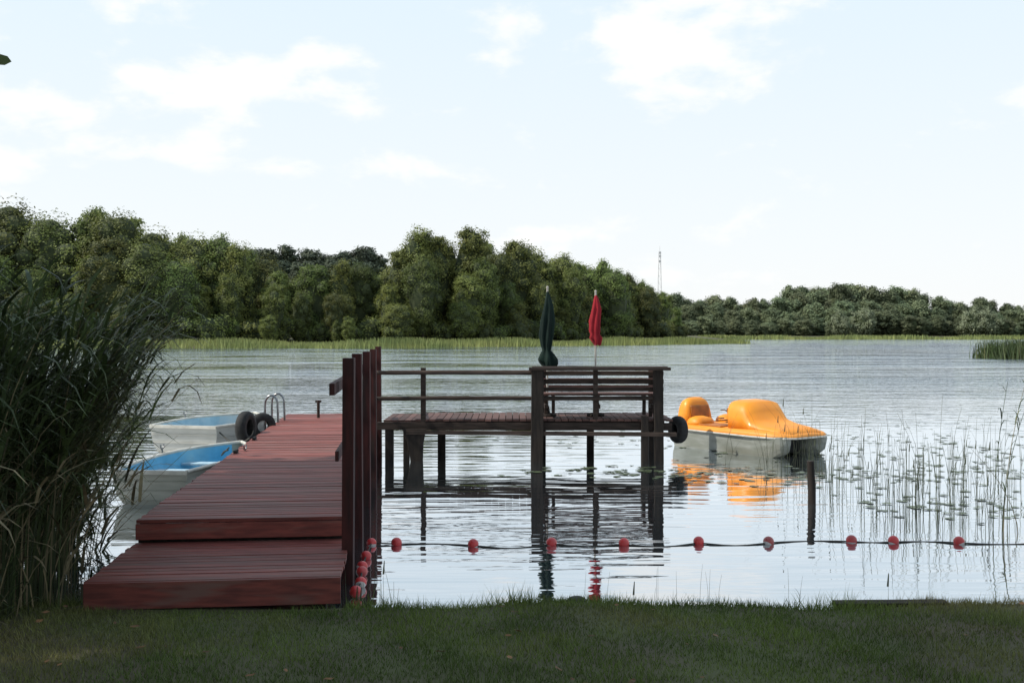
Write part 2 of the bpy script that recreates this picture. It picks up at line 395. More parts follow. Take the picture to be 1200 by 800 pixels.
def umbrella(x,y,ztop,zbot,prof,matc,zpole):
    e=empty('closed_umbrella'); mb=MB(); rings=[]
    n=32
    for t,r in prof:
        z=ztop+(zbot-ztop)*t; ring=[]
        for k in range(n):
            a=2*math.pi*k/n; q=r*(1+.28*math.cos(a*6+t*3)*min(1,t*3)+.10*math.sin(a*3+t*9))
            zz=z+(.05*math.sin(a*2+1)+.03*math.cos(a*5))*(t>.9)
            ring.append(Vector((x+math.cos(a)*q+.015*math.sin(t*7),y+math.sin(a)*q,zz)))
        rings.append(ring)
    mb.rings(rings); mb.obj('canopy',matc,e)
    mb=MB(); mb.tube([(x,y,zpole),(x,y,ztop+.05)],.017,10); mb.sphere((x,y,ztop+.06),.022,seg=8,rin=6); mb.obj('pole',M_pole,e)
    mb=MB(); mb.rings([[Vector((x+math.cos(a)*r,y+math.sin(a)*r,z)) for a in np.linspace(0,2*math.pi,17)[:-1]] for z,r in((.722,.16),(.76,.16),(.78,.05),(.9,.03))]); mb.obj('foot',M_pile,e)
umbrella(.63,18.2,2.95,1.60,[(0,.012),(.06,.035),(.2,.075),(.4,.105),(.6,.11),(.72,.085),(.78,.065),(.84,.11),(.90,.15),(.96,.15),(1,.11)],M_green_cloth,.72)
umbrella(1.49,18.25,2.88,2.02,[(0,.012),(.08,.04),(.3,.07),(.55,.085),(.75,.085),(.82,.07),(.9,.10),(1,.075)],M_red_cloth,.72)

# ------------------------------------------------------------ pedal boat
pb=empty('pedal_boat')
def pontoon(yc):
    rings=[]
    for x,w,zb,zt in ((-1.35,.17,.10,.36),(-1.3,.2,-.02,.38),(-1,.22,-.1,.38),(0,.23,-.12,.38),(.8,.22,-.1,.39),(1.15,.19,-.03,.40),(1.34,.14,.10,.41),(1.42,.07,.26,.41)):
        ring=[]
        for yy,zz in ((-1,1),(-1,.35),(-.85,.1),(-.45,0),(.45,0),(.85,.1),(1,.35),(1,1)):
            ring.append(Vector((x,yc+yy*w,zb+(zt-zb)*zz)))
        rings.append(ring)
    m=MB(); m.rings(rings,sm=False); return m
pontoon(-.50).obj('near_hull',M_hullgrey,pb,bevel=.015); pontoon(.50).obj('off_hull',M_hullgrey,pb,bevel=.015)
mb=MB(); mb.box((-.1,0,.28),(1.9,.56,.16)); mb.box((1.0,0,.22),(.04,.62,.30)); mb.obj('tunnel_shade',M_rubber,pb)  # black panels between the hulls stand in for the shaded gap
mb=MB()
for k in range(6):
    a=k*math.pi/3; R=Matrix.Rotation(a,3,'Y'); mb.box(Vector((-1.0,0,.16))+R@Vector((.13,0,0)),(.2,.42,.015),rot=R)
mb.tube([(-1.0,-.28,.16),(-1.0,.28,.16)],.025,8); mb.obj('paddle_wheel',M_hullgrey,pb)
mb=MB(); rings=[]
for x,w,zt in ((-1.40,.60,.42),(-1.36,.70,.46),(-1.0,.74,.48),(0,.755,.47),(.7,.75,.49),(1.1,.70,.48),(1.38,.58,.45),(1.50,.40,.41)):
    rings.append([Vector((x,-w,.375)),Vector((x,-w-.02,.41)),Vector((x,-w+.05,zt)),Vector((x,-w*.4,zt+.02)),Vector((x,w*.4,zt+.02)),Vector((x,w-.05,zt)),Vector((x,w+.02,.41)),Vector((x,w,.375))])
mb.rings(rings,sm=True); mb.obj('deck',M_orange,pb,weld=True)
mb=MB(); rings=[]
for x,w in ((-1.42,.62),(-1.0,.765),(0,.78),(.7,.775),(1.12,.72),(1.40,.60),(1.52,.42)):
    rings.append([Vector((x,-w,.37)),Vector((x,-w,.40)),Vector((x,w,.40)),Vector((x,w,.37))])
mb.rings(rings,sm=False); mb.obj('rub_rail',M_rail,pb,bevel=.008)
mb=MB(); mb.box((-.42,-.37,.488),(.62,.50,.03)); mb.box((-.42,.37,.488),(.62,.50,.03)); mb.obj('footwell_shade',M_ydk,pb,bevel=.01)  # flat slabs on the deck; dark colour paints the footwell shade
def shell(mb,secs,yc,n=20,p=3.6,tp=.16):
    rings=[]
    for x,hw,h,zb,lean in secs:
        ring=[]
        for k in range(n+1):
            a=math.pi*k/n; cx,sx=math.cos(a),math.sin(a)
            yy=math.copysign(abs(cx)**(2/p),cx)*hw; zz=abs(sx)**(2/p)*h
            ring.append(Vector((x+lean*zz,yc+yy*(1-tp*zz/max(h,.01)),zb+zz)))
        rings.append(ring)
    mb.rings(rings,closed=True,cap=True)
mb=MB(); shell(mb,[(.02,.54,.45,.47,-.30),(.05,.58,.515,.47,-.22),(.10,.59,.53,.47,-.15),(.26,.60,.52,.47,.0),(.34,.60,.50,.47,.08),(.42,.60,.34,.47,.2),(.54,.60,.20,.47,.1),(.80,.59,.12,.47,0),(1.15,.54,.07,.47,0),(1.4,.42,.02,.45,0)],0,p=4.5,tp=.13)
mb.obj('front_hood',M_orange,pb,weld=True)
mb=MB()
for yy in(-.27,.27): mb.box((-.045,yy,.70),(.08,.40,.30),rot=Matrix.Rotation(-.28,3,'Y'))
mb.obj('hood_recess_shade',M_ydk,pb,bevel=.03)  # solid slabs; dark colour paints the shade of the hood openings
for yy in (-.24,):
    mb=MB(); shell(mb,[(-1.34,.32,.38,.47,.05),(-1.30,.36,.48,.47,.03),(-1.16,.38,.52,.47,-.04),(-1.04,.37,.49,.47,-.12),(-1.0,.33,.42,.47,-.14)],yy,p=4.2); mb.obj('seat_back',M_orange,pb,weld=True)
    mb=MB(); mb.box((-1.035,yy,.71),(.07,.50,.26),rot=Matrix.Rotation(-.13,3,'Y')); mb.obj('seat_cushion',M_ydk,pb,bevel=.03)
mb=MB()
for yy in (-.40,.40):
    shell(mb,[(-1.0,.24,.14,.47,0),(-.9,.27,.17,.47,0),(-.72,.26,.15,.47,0),(-.66,.2,.06,.47,0)],yy)
mb.obj('seats',M_orange,pb,weld=True)
mb=MB(); mb.tube([(-.45,0,.48),(-.50,0,.72),(-.56,-.03,.76),(-.56,-.14,.76)],.014,8); mb.obj('steering_lever',M_chrome,pb)
mb=MB()
for yy in(-.4,.4):
    mb.tube([(-.2,yy-.2,.60),(-.2,yy+.2,.60)],.012,6); mb.box((-.2,yy-.1,.64),(.06,.1,.02)); mb.box((-.2,yy+.1,.56),(.06,.1,.02))
mb.obj('pedals',M_rubber,pb)
pb.location=(4.45,19.35,-.03); pb.rotation_euler=(0,0,math.radians(-55)); pb.scale=(.98,.98,.98)

# ------------------------------------------------------------ rowing boats
def rowboat(loc,head,Lb,B,D,mo,mi_,mr,rake=.1,shr=.12):
    e=empty('rowing_boat')
    st=[0,.08,.2,.35,.5,.65,.78,.88,.95,1.0]
    def hb(t): return B/2*(.80+.20*math.sin(min(t/.45,1)*math.pi/2) if t<.45 else max(0.02,(1-((t-.45)/.55)**2.3)))
    def sheer(t): return D*(1+shr*max(0,t-.4)**1.6)
    prof=[(1,1),(.985,.72),(.93,.45),(.78,.22),(.45,.06),(0,0),(-.45,.06),(-.78,.22),(-.93,.45),(-.985,.72),(-1,1)]
    def ring(t,inn):
        h=hb(t)-inn; h=max(h,.01); zt=sheer(t); zk=.55*zt*max(0,(t-.75)/.25)**2
        zb=zk+(inn*1.5)
        return [Vector((t*Lb+rake*(z if t<.01 else 0)*-1,y*h,-.10+zb+(zt-zb)*z)) for y,z in prof]
    mb=MB(); mb.rings([ring(t,0) for t in st],closed=False,cap=False,sm=False)
    r0=ring(0,0); mb.add(r0,[tuple(range(len(r0)))])
    for j,(y,z) in enumerate(prof):
        if j in(1,2,3,7,8,9): mb.tube([ring(t,-.004)[j] for t in st],.008,4,cap=False)
    for z in (.3,.55,.78):
        q=[Vector((-rake*z-.008,y*B*.4*(.86+.12*z),-.10+D*z)) for y in(-1,1)]; mb.tube(q,.006,4)
    mb.obj('hull',mo,e)
    mb=MB(); ri=[ring(t,.03) for t in st[:-1]]
    ri[0]=[p+Vector((.03,0,0)) for p in ri[0]]
    mb.rings(ri,closed=False,cap=False,sm=False); mb.add(ri[0],[tuple(range(len(r0)))]); mb.obj('interior',mi_,e)
    mb=MB()
    for sgn in (0,-1):
        mb.tube([ring(t,.01)[sgn]+Vector((0,0,.008)) for t in st],.028,6)
    mb.beam(r0[0]+Vector((0,0,.0)),r0[-1],.05,.05); mb.obj('gunwale',mr,e)
    mb=MB()
    for t in (.12,.42,.68): mb.box((t*Lb,0,D*.62-.08),(.24,hb(t)*1.86,.03))
    for t in (.42,.68): mb.box((t*Lb,0,D*.3-.08),(.04,.3,D*.5))
    mb.obj('thwarts',M_palewood,e,bevel=.005)
    mb=MB()
    for sg in(-1,1):
        y=hb(.5)*sg; mb.tube([(.52*Lb,y,D-.07),(.52*Lb,y,D+.0)],.012,6)
        mb.tube([(.52*Lb-.05,y,D+.06),(.52*Lb-.04,y,D),(.52*Lb+.04,y,D),(.52*Lb+.05,y,D+.06)],.01,6)
    mb.obj('oarlocks',M_chrome,e)
    e.location=loc; e.rotation_euler=(0,0,math.pi/2-head); return e
rowboat((-4.60,13.1,0),.09,3.2,1.24,.53,M_hullcream,M_blue,M_rail)
rowboat((-5.80,18.2,0),.22,2.6,1.62,.64,M_boatwhite,M_paleblue,M_rail)
mb=MB(); mb.tube([(-4.08,14.7,.52),(-4.2,14.9,.47),(-4.4,15.5,.35),(-4.4,15.9,.42)],.012,6); mb.tube([(-4.2,16.4,.52),(-4.6,17.1,.3),(-5.0,17.9,.35),(-5.3,18.2,.53)],.012,6); mb.obj('mooring_rope',M_rope)

# ------------------------------------------------------------ buoy line
bl=empty('buoy_line'); mb=MB(); mbr=MB()
def mf(t): return 0 if t<.66 else 1
main=[(-1.20,10.62),(-.40,10.55),(.41,10.62),(1.16,10.6),(1.95,10.68),(2.68,10.68),(3.57,10.75),(4.0,10.72),(4.67,10.68),(5.6,10.7),(6.4,10.6)]
for x,y in main:
    R=Matrix.Rotation(random.uniform(-.7,.7),3,'X')@Matrix.Rotation(random.uniform(-.7,.7),3,'Y')
    mb.sphere((x,y,.022),.056,seg=18,rin=12,mfun=mf,R=R)
near=[(-1.46,10.62,.02),(-1.42,9.95,.03),(-1.40,9.55,.02),(-1.36,9.25,.04),(-1.31,8.85,.04),(-1.30,8.5,.05)]
for x,y,z in near:
    R=Matrix.Rotation(random.uniform(-1.2,1.2),3,'X')@Matrix.Rotation(random.uniform(-1,1),3,'Y'); mb.sphere((x,y,z),.052,seg=18,rin=12,mfun=mf,R=R)
mb.obj('floats',[M_buoyr,M_buoyw],bl,weld=True)
pts=[Vector((-1.5,10.65,.02))]
for i in range(len(main)-1):
    a=Vector((*main[i],.012)); b=Vector((*main[i+1],.012)); sg=random.uniform(-.14,.10)
    for k in range(6):
        t=k/6; q=a.lerp(b,t); q.y+=sg*math.sin(math.pi*t); q.z=.004+.005*math.cos(2*math.pi*t); pts.append(q)
mbr.tube(pts,.0075,6); mbr.tube([Vector(p) for p in near],.008,6)
mbr.obj('rope',M_rope,bl)

mb=MB(); mb.tube([(3.87,13.2,-1),(3.87,13.2,.2),(3.85,13.2,.55)],[.055,.052,.045],10); mb.obj('mooring_post',M_pile)

# ------------------------------------------------------------ reeds
def blade(V,F,base,dir2,L,w,up,droop,segs=4):
    o=len(V); side=Vector((-dir2.y,dir2.x,0)); p=Vector(base); a=up
    for i in range(segs+1):
        t=i/segs; ww=w*(1-t)**.7*(.5+.5*min(1,t*4+.3)) if i<segs else .0008
        V.append(tuple(p-side*ww/2)); V.append(tuple(p+side*ww/2))
        p=p+(dir2*math.cos(a)+Vector((0,0,1))*math.sin(a))*(L/segs); a-=droop/segs
    for i in range(segs): F.append((o+2*i,o+2*i+1,o+2*i+3,o+2*i+2))
def stemrib(V,F,pts,r):
    o=len(V)
    for i,p in enumerate(pts):
        rr=r*(1-.6*i/(len(pts)-1))
        for k in range(3):
            q=2.094*k; V.append((p[0]+math.cos(q)*rr,p[1]+math.sin(q)*rr,p[2]))
    for i in range(len(pts)-1):
        for k in range(3): F.append((o+3*i+k,o+3*i+(k+1)%3,o+3*i+3+(k+1)%3,o+3*i+3+k))
def reedplants(name,spots,hr,leafn=9,lw=.022,LL=(.3,.55),wind=.35,dead=.15,leafstart=.25,tilt=1):
    V=[];F=[];MI=[]
    for sp_ in spots:
        x,y,z=sp_[:3]; extra=sp_[3] if len(sp_)>3 else 0
        H=random.uniform(*hr); isdead=random.random()<dead and not extra
        wa=random.gauss(0,.5); lean=random.uniform(.03,.20)*H*tilt+extra
        dx,dy=math.cos(wa)*lean,math.sin(wa)*lean*(0.3 if extra else 1)
        if isdead: H*=random.uniform(.4,.8); dx*=random.choice((-2,2))
        pts=[(x+dx*t*t,y+dy*t*t,z+H*t) for t in np.linspace(0,1,6)]
        f0=len(F); stemrib(V,F,pts,.006); MI+=[1 if (isdead or random.random()<.2) else 0]*(len(F)-f0)
        ln=2 if isdead else leafn
        f0=len(F); ls=.55 if extra else leafstart
        for k in range(ln):
            t=ls+(1-ls)*(k+random.random())/ln; t=min(t,1)
            q=(x+dx*t*t,y+dy*t*t,z+H*t)
            a=random.gauss(0,wind*3) if random.random()<.75 else random.uniform(0,6.28)
            if extra: a=random.gauss(0,.6)
            d=Vector((math.cos(a),math.sin(a),0))
            blade(V,F,q,d,random.uniform(*LL),lw*random.uniform(.7,1.3),random.uniform(.5,1.25),random.uniform(.6,2.4))
        MI+=[1 if isdead else 0]*(len(F)-f0)
    me=np_mesh(name,V,F,[M_reed,M_deadreed],mi=MI)
    return link(bpy.data.objects.new(name,me))
spots=[]
while len(spots)<1500:
    x=random.uniform(-7.6,-3.3); y=random.uniform(6.3,10.6)
    if x<-.60*y-1.0: continue
    lim=-3.55-.30*max(0,y-8)+.10*math.sin(y*5)
    if x>lim: continue
    if random.random()>.45+.55*min(1,(lim-x)/.4): continue
    spots.append((x,y,min(float(hgt(np.array(x),np.array(y))),.1)-.03))
for _ in range(90):
    y=random.uniform(7.6,10.4); spots.append((-3.65-.30*max(0,y-8)-random.uniform(0,.35),y,-.02,random.uniform(.25,.75)))
reedplants('reed_bed',spots,(1.65,2.58),leafn=9,lw=.036,LL=(.35,.75),tilt=1.3,dead=.2,leafstart=.35)
spots=[(random.uniform(-8,-3.5),random.uniform(6.2,7.6),.1) for _ in range(420)]
reedplants('waterside_weeds',spots,(.3,1.0),leafn=6,lw=.018,LL=(.15,.4),dead=.45,leafstart=.1)
spots=[(random.gauss(5.65,.25),random.uniform(9.5,11.5),-.1) for _ in range(34)]
reedplants('reed_clump',spots,(1.0,1.9),leafn=6,lw=.016,LL=(.2,.4),dead=.2)
V=[];F=[]
def rush(x,y,H,r=.004,bend=None):
    a=random.uniform(0,6.28); b=bend if bend is not None else abs(random.gauss(0,.12))*H
    pts=[(x+math.cos(a)*b*t**2.2,y+math.sin(a)*b*t**2.2,-.1+(H+.1)*t-.15*b*t**3) for t in np.linspace(0,1,6)]
    stemrib(V,F,pts,r)
    if random.random()<.25: blade(V,F,pts[2],Vector((math.cos(a+2),math.sin(a+2),0)),H*.5,.010,1.3,.9)
    if random.random()<.08:
        p=pts[-1]; stemrib(V,F,[(p[0]-.004,p[1],p[2]-.06),(p[0],p[1],p[2]),(p[0]+.004,p[1],p[2]+.05)],.010)
for _ in range(320):
    cx,cy,s=random.choice([(5.6,14,1.0),(6.6,15.5,1.2),(4.6,13.2,.7),(7.5,17,1.5),(5.2,12.2,.8),(6.2,13,.9),(8,14,1),(4.6,16,.5)])
    x=random.gauss(cx,s*.8); y=random.gauss(cy,s*.9)
    if x<3.9: continue
    if y<11: y=11+random.random()
    rush(x,y,random.uniform(.25,.9)*(1.45 if random.random()<.15 else 1))
for _ in range(16): rush(random.uniform(3.5,5.2),random.uniform(14.5,18),random.uniform(.6,1.3),.003,.45)
for _ in range(18): rush(random.uniform(.5,3.2),random.uniform(8.15,8.7),random.uniform(.08,.3),.002)
for _ in range(30): rush(random.uniform(-.9,-1.5),random.uniform(7.95,8.4),random.uniform(.1,.32),.003)
me=np_mesh('water_rushes',V,F,M_rush); link(bpy.data.objects.new('water_rushes',me))
V=[];F=[]; n=8
for _ in range(750):
    cx,cy,sx,sy=random.choice([(7,20,4,3.5),(3,20.5,3,1.8),(2,16.2,1.6,.6),(8,16,2.5,2),(12,24,4,4),(5,15.6,2.5,1.0),(6,13,1.5,1),(9,20,3,3),(8,17,3,2)])
    x=random.gauss(cx,sx*.6); y=random.gauss(cy,sy*.6)
    if y<11.5: continue
    if -2.4<x<2.8 and 17.2<y<19.4: continue
    r=random.uniform(.035,.085); a0=random.uniform(0,6.28); o=len(V); tz=random.uniform(.003,.008)
    V.append((x,y,tz))
    for k in range(n+1):
        a=a0+.25+(2*math.pi-.5)*k/n; rr=r*random.uniform(.92,1.05); V.append((x+math.cos(a)*rr,y+math.sin(a)*rr,tz+random.uniform(0,.005)))
    for k in range(n): F.append((o,o+k+1,o+k+2))
me=np_mesh('lily_pads',V,F,M_lily); link(bpy.data.objects.new('lily_pads',me))

def strip(name,pts,depth,hr,w,n,mat_,off=0):
    pts=np.array(pts,float); seg=np.linalg.norm(np.diff(pts,axis=0),axis=1); cum=np.concatenate([[0],np.cumsum(seg)])
    s=rng.uniform(0,cum[-1],n); x=np.interp(s,cum,pts[:,0]); y=np.interp(s,cum,pts[:,1])
    dd=depth*rng.random(n); wob=2.0*np.sin(s*.13)+1.2*np.sin(s*.41+1)
    y=y+dd+off+wob; x=x+rng.normal(0,.5,n)
    H=rng.uniform(*hr,n)*(.8+.25*np.sin(s*.21)*np.sin(s*.07+2)); a=rng.uniform(0,np.pi,n); ww=w*rng.uniform(.6,1.4,n)
    dv=np.stack([np.cos(a)*ww,np.sin(a)*ww*.5,0*a],1); P=np.stack([x,y,np.zeros(n)-.05],1)
    tp=P+np.stack([rng.normal(0,.25,n),rng.normal(0,.2,n),H],1)
    V=np.stack([P-dv,P+dv,tp+dv*.25,tp-dv*.25],1).reshape(-1,3)
    me=np_mesh(name,V,np.arange(4*n).reshape(-1,4),mat_); return link(bpy.data.objects.new(name,me))
strip('shore_reed_belt',[(-200,136),(-75,147),(-36,143),(0,161),(30,188),(47,205)],12,(.8,1.8),.10,26000,M_shorereed)
strip('shore_reed_belt',[(60,325),(130,330),(250,338),(330,338)],16,(1.0,2.0),.25,9000,M_shorereed)
strip('reed_island',[(41.5,84),(50,78),(62,76)],7,(.9,2.0),.05,9000,M_reed)

# ------------------------------------------------------------ trees
def gen_tree(name,seed,H,R,n,leaf,base=.06,lm=None,core=True,nl=16,aspect=1.0):
    rg=np.random.default_rng(seed); rr=random.Random(seed)
    mb=MB()
    top=H*.8; tp=[(0,0,-.5)]; x=y=0
    for k in range(1,7):
        x+=rr.uniform(-.25,.25); y+=rr.uniform(-.25,.25); tp.append((x,y,top*k/6))
    mb.tube(tp,[H*.018*(1-.13*k) for k in range(7)],8,m=0)
    lobes=[]
    Rv=H*(1-base)/2; zc=H*(1+base)/2; skew=rr.uniform(-.1,.1)*R
    for k in range(nl):
        u=1-2*(k+.5)/nl; t=(1+u)/2
        ra=R*rr.uniform(.26,.50)
        a=k*2.4+rr.uniform(-.7,.7); q=math.sqrt(max(0,1-abs(u)**2.4))*max(.2,R-ra)*rr.uniform(.55,1.0)
        z=zc+u*(Rv-ra*.85)+rr.uniform(-.6,.6)*(abs(u)<.8)
        c=Vector((math.cos(a)*q+skew*t,math.sin(a)*q,z)); lobes.append((c,ra,ra*rr.uniform(.85,1.3)*aspect))
        st=Vector(tp[min(6,max(1,int(t*5)))]); mb.tube([st,(st+c)/2+Vector((0,0,-.2)),c],[H*.006,H*.004,H*.002],5,m=0)
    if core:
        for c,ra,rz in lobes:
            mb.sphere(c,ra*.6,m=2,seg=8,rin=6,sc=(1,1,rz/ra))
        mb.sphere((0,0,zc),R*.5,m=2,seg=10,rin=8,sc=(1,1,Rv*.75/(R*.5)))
    nt=len(mb.v)
    wts=np.array([l[1]**2 for l in lobes]); wts/=wts.sum(); cnt=(wts*n).astype(int)
    Vs=[]
    for (c,ra,rz),k in zip(lobes,cnt):
        nt2=max(10,int(k/50)); td=rg.normal(size=(nt2,3)); td/=np.linalg.norm(td,axis=1,keepdims=True); td[:,2]=np.where(td[:,2]<-.3,-td[:,2]*.6,td[:,2])
        ti=rg.integers(0,nt2,k)
        sc=np.array([ra,ra,rz])
        p=np.array(c)+td[ti]*sc*rg.uniform(.70,1.0,(nt2,1))[ti]+np.clip(rg.normal(size=(k,3)),-1.9,1.9)*ra*.19*np.array([1,1,.9])
        m=rg.random(k)<.45
        d=rg.normal(size=(k,3)); d/=np.linalg.norm(d,axis=1,keepdims=True)
        p[m]=(np.array(c)+d*sc*(.6+.42*rg.random((k,1))))[m]
        out=(p-np.array(c)); out/=np.linalg.norm(out,axis=1,keepdims=True)+1e-6
        nrm=out*1.0+rg.normal(size=(k,3))*.45+np.array([0,0,.3]); nrm/=np.linalg.norm(nrm,axis=1,keepdims=True)
        t1=np.cross(nrm,rg.normal(size=(k,3))); t1/=np.linalg.norm(t1,axis=1,keepdims=True); t2=np.cross(nrm,t1)
        s=leaf*rg.uniform(.6,1.35,k)[:,None]
        q=np.stack([p-t1*s,p-t2*s*.6+t1*s*.1,p+t1*s,p+t2*s*.6-t1*s*.1],1)
        Vs.append(q)
    Q=np.concatenate(Vs).reshape(-1,3); Q[:,2]=np.maximum(Q[:,2],.02)
    me=bpy.data.meshes.new(name)
    fl=(np.arange(len(Q)).reshape(-1,4)+nt)
    V=mb.v+[tuple(v) for v in Q.tolist()]; F=mb.f+[tuple(f) for f in fl.tolist()]
    me.from_pydata(V,[],F)
    for m in (M_bark,lm or M_leaf,M_core): me.materials.append(m)
    me.polygons.foreach_set('material_index',np.array(mb.m+[1]*len(fl),dtype=np.int32)); me.update()
    return me
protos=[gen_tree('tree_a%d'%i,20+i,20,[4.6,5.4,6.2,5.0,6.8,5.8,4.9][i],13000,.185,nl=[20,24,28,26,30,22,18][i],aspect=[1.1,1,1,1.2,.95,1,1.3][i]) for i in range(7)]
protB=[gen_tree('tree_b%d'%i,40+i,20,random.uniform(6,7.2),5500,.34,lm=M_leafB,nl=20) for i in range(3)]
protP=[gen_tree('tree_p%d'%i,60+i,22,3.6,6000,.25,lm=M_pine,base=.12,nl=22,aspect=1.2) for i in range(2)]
protW=gen_tree('willow',80,10,5.5,5000,.22,lm=M_willow,nl=16,base=.05)
protS=gen_tree('shrub',90,4,3.2,2500,.13,nl=14,base=.0)
def inst(name,me,x,y,h,base,parent,wide=1,z=None):
    ob=bpy.data.objects.new(name,me); link(ob,parent); s=h/base
    ob.location=(x,y,.3 if z is None else z); ob.rotation_euler=(0,0,random.uniform(0,6.28)); ob.scale=(s*wide,s*wide,s)
fA=[(-140,165,23),(-93.5,170,24.5),(-86,172,24.5),(-78,173,21.5),(-72,174,25),(-68,174,23),(-58.5,175.5,20.8),(-50,177,18.5),(-45,178,15.8),(-39.4,182,13.8),(-31.3,185,14.5),(-25,188,17.6),(-19,190,20.6),(-11.4,195,22.4),(-5,200,20.6),(0,204,20),(11,217,19),(19,230,19),(28.5,245,16.5),(36.8,260,14),(41,268,12.5)]
fa=np.array(fA,float)
forest=empty('forest')
x=-138
while x<41:
    y=np.interp(x,fa[:,0],fa[:,1]); h=np.interp(x,fa[:,0],fa[:,2])
    inst('tree',random.choice(protos),x,y+random.uniform(-2,2),h*random.uniform(.88,1.05),20,forest,random.uniform(.9,1.2))
    inst('tree',random.choice(protos),x+random.uniform(-2,2),y-8+random.uniform(-2,1),h*random.uniform(.5,.86),20,forest,random.uniform(.95,1.35))
    if random.random()<.6: inst('tree',random.choice(protos),x+random.uniform(-2,2),y-14+random.uniform(-1,2),h*random.uniform(.22,.5),20,forest,random.uniform(1.2,1.8))
    inst('tree',random.choice(protos),x+2,y+10,h*random.uniform(.82,.98),20,forest,1)
    x+=5.2*random.uniform(.6,1.4)*(1.3 if x<-95 else 1)
x=-130
while x<44:
    y=np.interp(x,fa[:,0],fa[:,1])
    inst('shrub',protS,x,y-10+random.uniform(-3,3),random.uniform(3.2,5),4,forest,random.uniform(.9,1.3))
    inst('shrub',protS,x+1.5,y+4+random.uniform(-2,2),random.uniform(4.5,6.5),4,forest,random.uniform(.8,1.1)); x+=3.6*random.uniform(.7,1.2)
for x in np.arange(-84,-38,3.0):
    inst('pine',random.choice(protP),x+random.uniform(-1,1),300+random.uniform(-6,6),27*random.uniform(.93,1.02),22,forest,1.3)
    inst('pine',random.choice(protP),x+random.uniform(-1,1),290+random.uniform(-3,3),23*random.uniform(.9,1.02),22,forest,1.4)
fB=np.array([(42,415,16),(63,420,19),(87,420,18),(96,420,15.5),(115,420,18),(133,420,23),(147,420,25),(157,420,22.5),(168,420,20),(182,420,17),(210,420,14.5),(245,420,14.5),(330,420,16)],float)
forest2=empty('distant_forest')
x=42
while x<330:
    h=np.interp(x,fB[:,0],fB[:,2])
    inst('tree',random.choice(protB),x,425+random.uniform(-6,6),h*random.uniform(.88,1.06),20,forest2,random.uniform(1.0,1.25))
    inst('tree',random.choice(protB),x+3,410+random.uniform(-6,6),h*random.uniform(.55,.8),20,forest2,random.uniform(1.1,1.5))
    inst('tree',random.choice(protB),x+1,392+random.uniform(-6,6),h*random.uniform(.3,.5),20,forest2,random.uniform(1.6,2.2))
    x+=5.5*random.uniform(.75,1.3)
x=44
while x<240:
    inst('shrub',protB[1],x,398+random.uniform(-3,3),random.uniform(5,7),20,forest2,2.4); x+=4
for x in (168,173,120,128): inst('willow',protW,x,374,random.uniform(9,12),10,forest2,1)
for x in np.arange(190,235,6): inst('tree',random.choice(protB),x,700,37*random.uniform(.85,1),20,forest2,1)

mb=MB(); tx,ty=86.5,600; Ht=50
for sx,sy in((-1,-1),(1,-1),(1,1),(-1,1)): mb.tube([(tx+sx*1.6,ty+sy*1.6,0),(tx+sx*.45,ty+sy*.45,Ht)],.09,4)
for k in range(24):
    z=k*Ht/24; w=1.6-1.15*k/24; z2=(k+1)*Ht/24; w2=1.6-1.15*(k+1)/24; s=1 if k%2 else -1
    mb.tube([(tx-s*w,ty-w,z),(tx+s*w2,ty-w2,z2)],.05,4); mb.tube([(tx-w,ty+s*w,z),(tx-w2,ty-s*w2,z2)],.05,4); mb.tube([(tx-w,ty-w,z),(tx+w,ty-w,z)],.05,4)
for z in (44,47,49): mb.box((tx,ty-.8,z),(1.4,.3,1.2))
mb.tube([(tx,ty,Ht),(tx,ty,Ht+3)],.08,4); mb.obj('telecom_tower',M_tower)

M_leafN=mat('near_tree_leaves',(.075,.11,.025),(.045,.07,.018),(1,1,1),.5,2,island=.35)
big=gen_tree('shade_tree_mesh',5,15,5.6,15000,.22,base=.50,lm=M_leafN,core=False,nl=20)
big2=gen_tree('shade_tree_mesh2',8,15,5.6,15000,.22,base=.50,lm=M_leafN,core=False,nl=20)
for k,(x,y,s,m) in enumerate(((-8.4,3.0,1.0,big),(-10.2,9.2,.95,big2),(-5,-5.5,1.0,big2),(5.5,-6,1.05,big))):
    ob=bpy.data.objects.new('alder_tree',m); link(ob); ob.location=(x,y,.3); ob.scale=(s,s,s); ob.rotation_euler=(0,0,k*1.9)
    if k==0: first=ob
mb=MB()
mb.tube([(-6,3.6,7.2),(-4,3.9,5.2),(-2.6,4.0,3.6),(-2.05,4.0,3.30)],[.03,.02,.008,.003],6)
for p,a in (((-2.03,4.0,3.27),.1),((-2.08,4.0,3.31),.9),((-2.16,4.0,3.28),-2.2),((-2.3,3.98,3.42),-1.9),((-2.4,4.0,3.5),2.5)):
    d=Vector((math.cos(a),.2,math.sin(a)*.6-.2)).normalized(); sd=Vector((-d.z,.3,d.x)).normalized(); c=Vector(p)
    mb.add([c,c+d*.025+sd*.024,c+d*.055+sd*.02,c+d*.075,c+d*.055-sd*.02,c+d*.025-sd*.024],[(0,1,2,3,4,5)],1)
tw=mb.obj('hanging_twig',[M_bark,M_leafN]); tw.parent=first; tw.matrix_parent_inverse=Matrix.LocRotScale(Vector(first.location),first.rotation_euler.to_quaternion(),Vector(first.scale)).inverted()

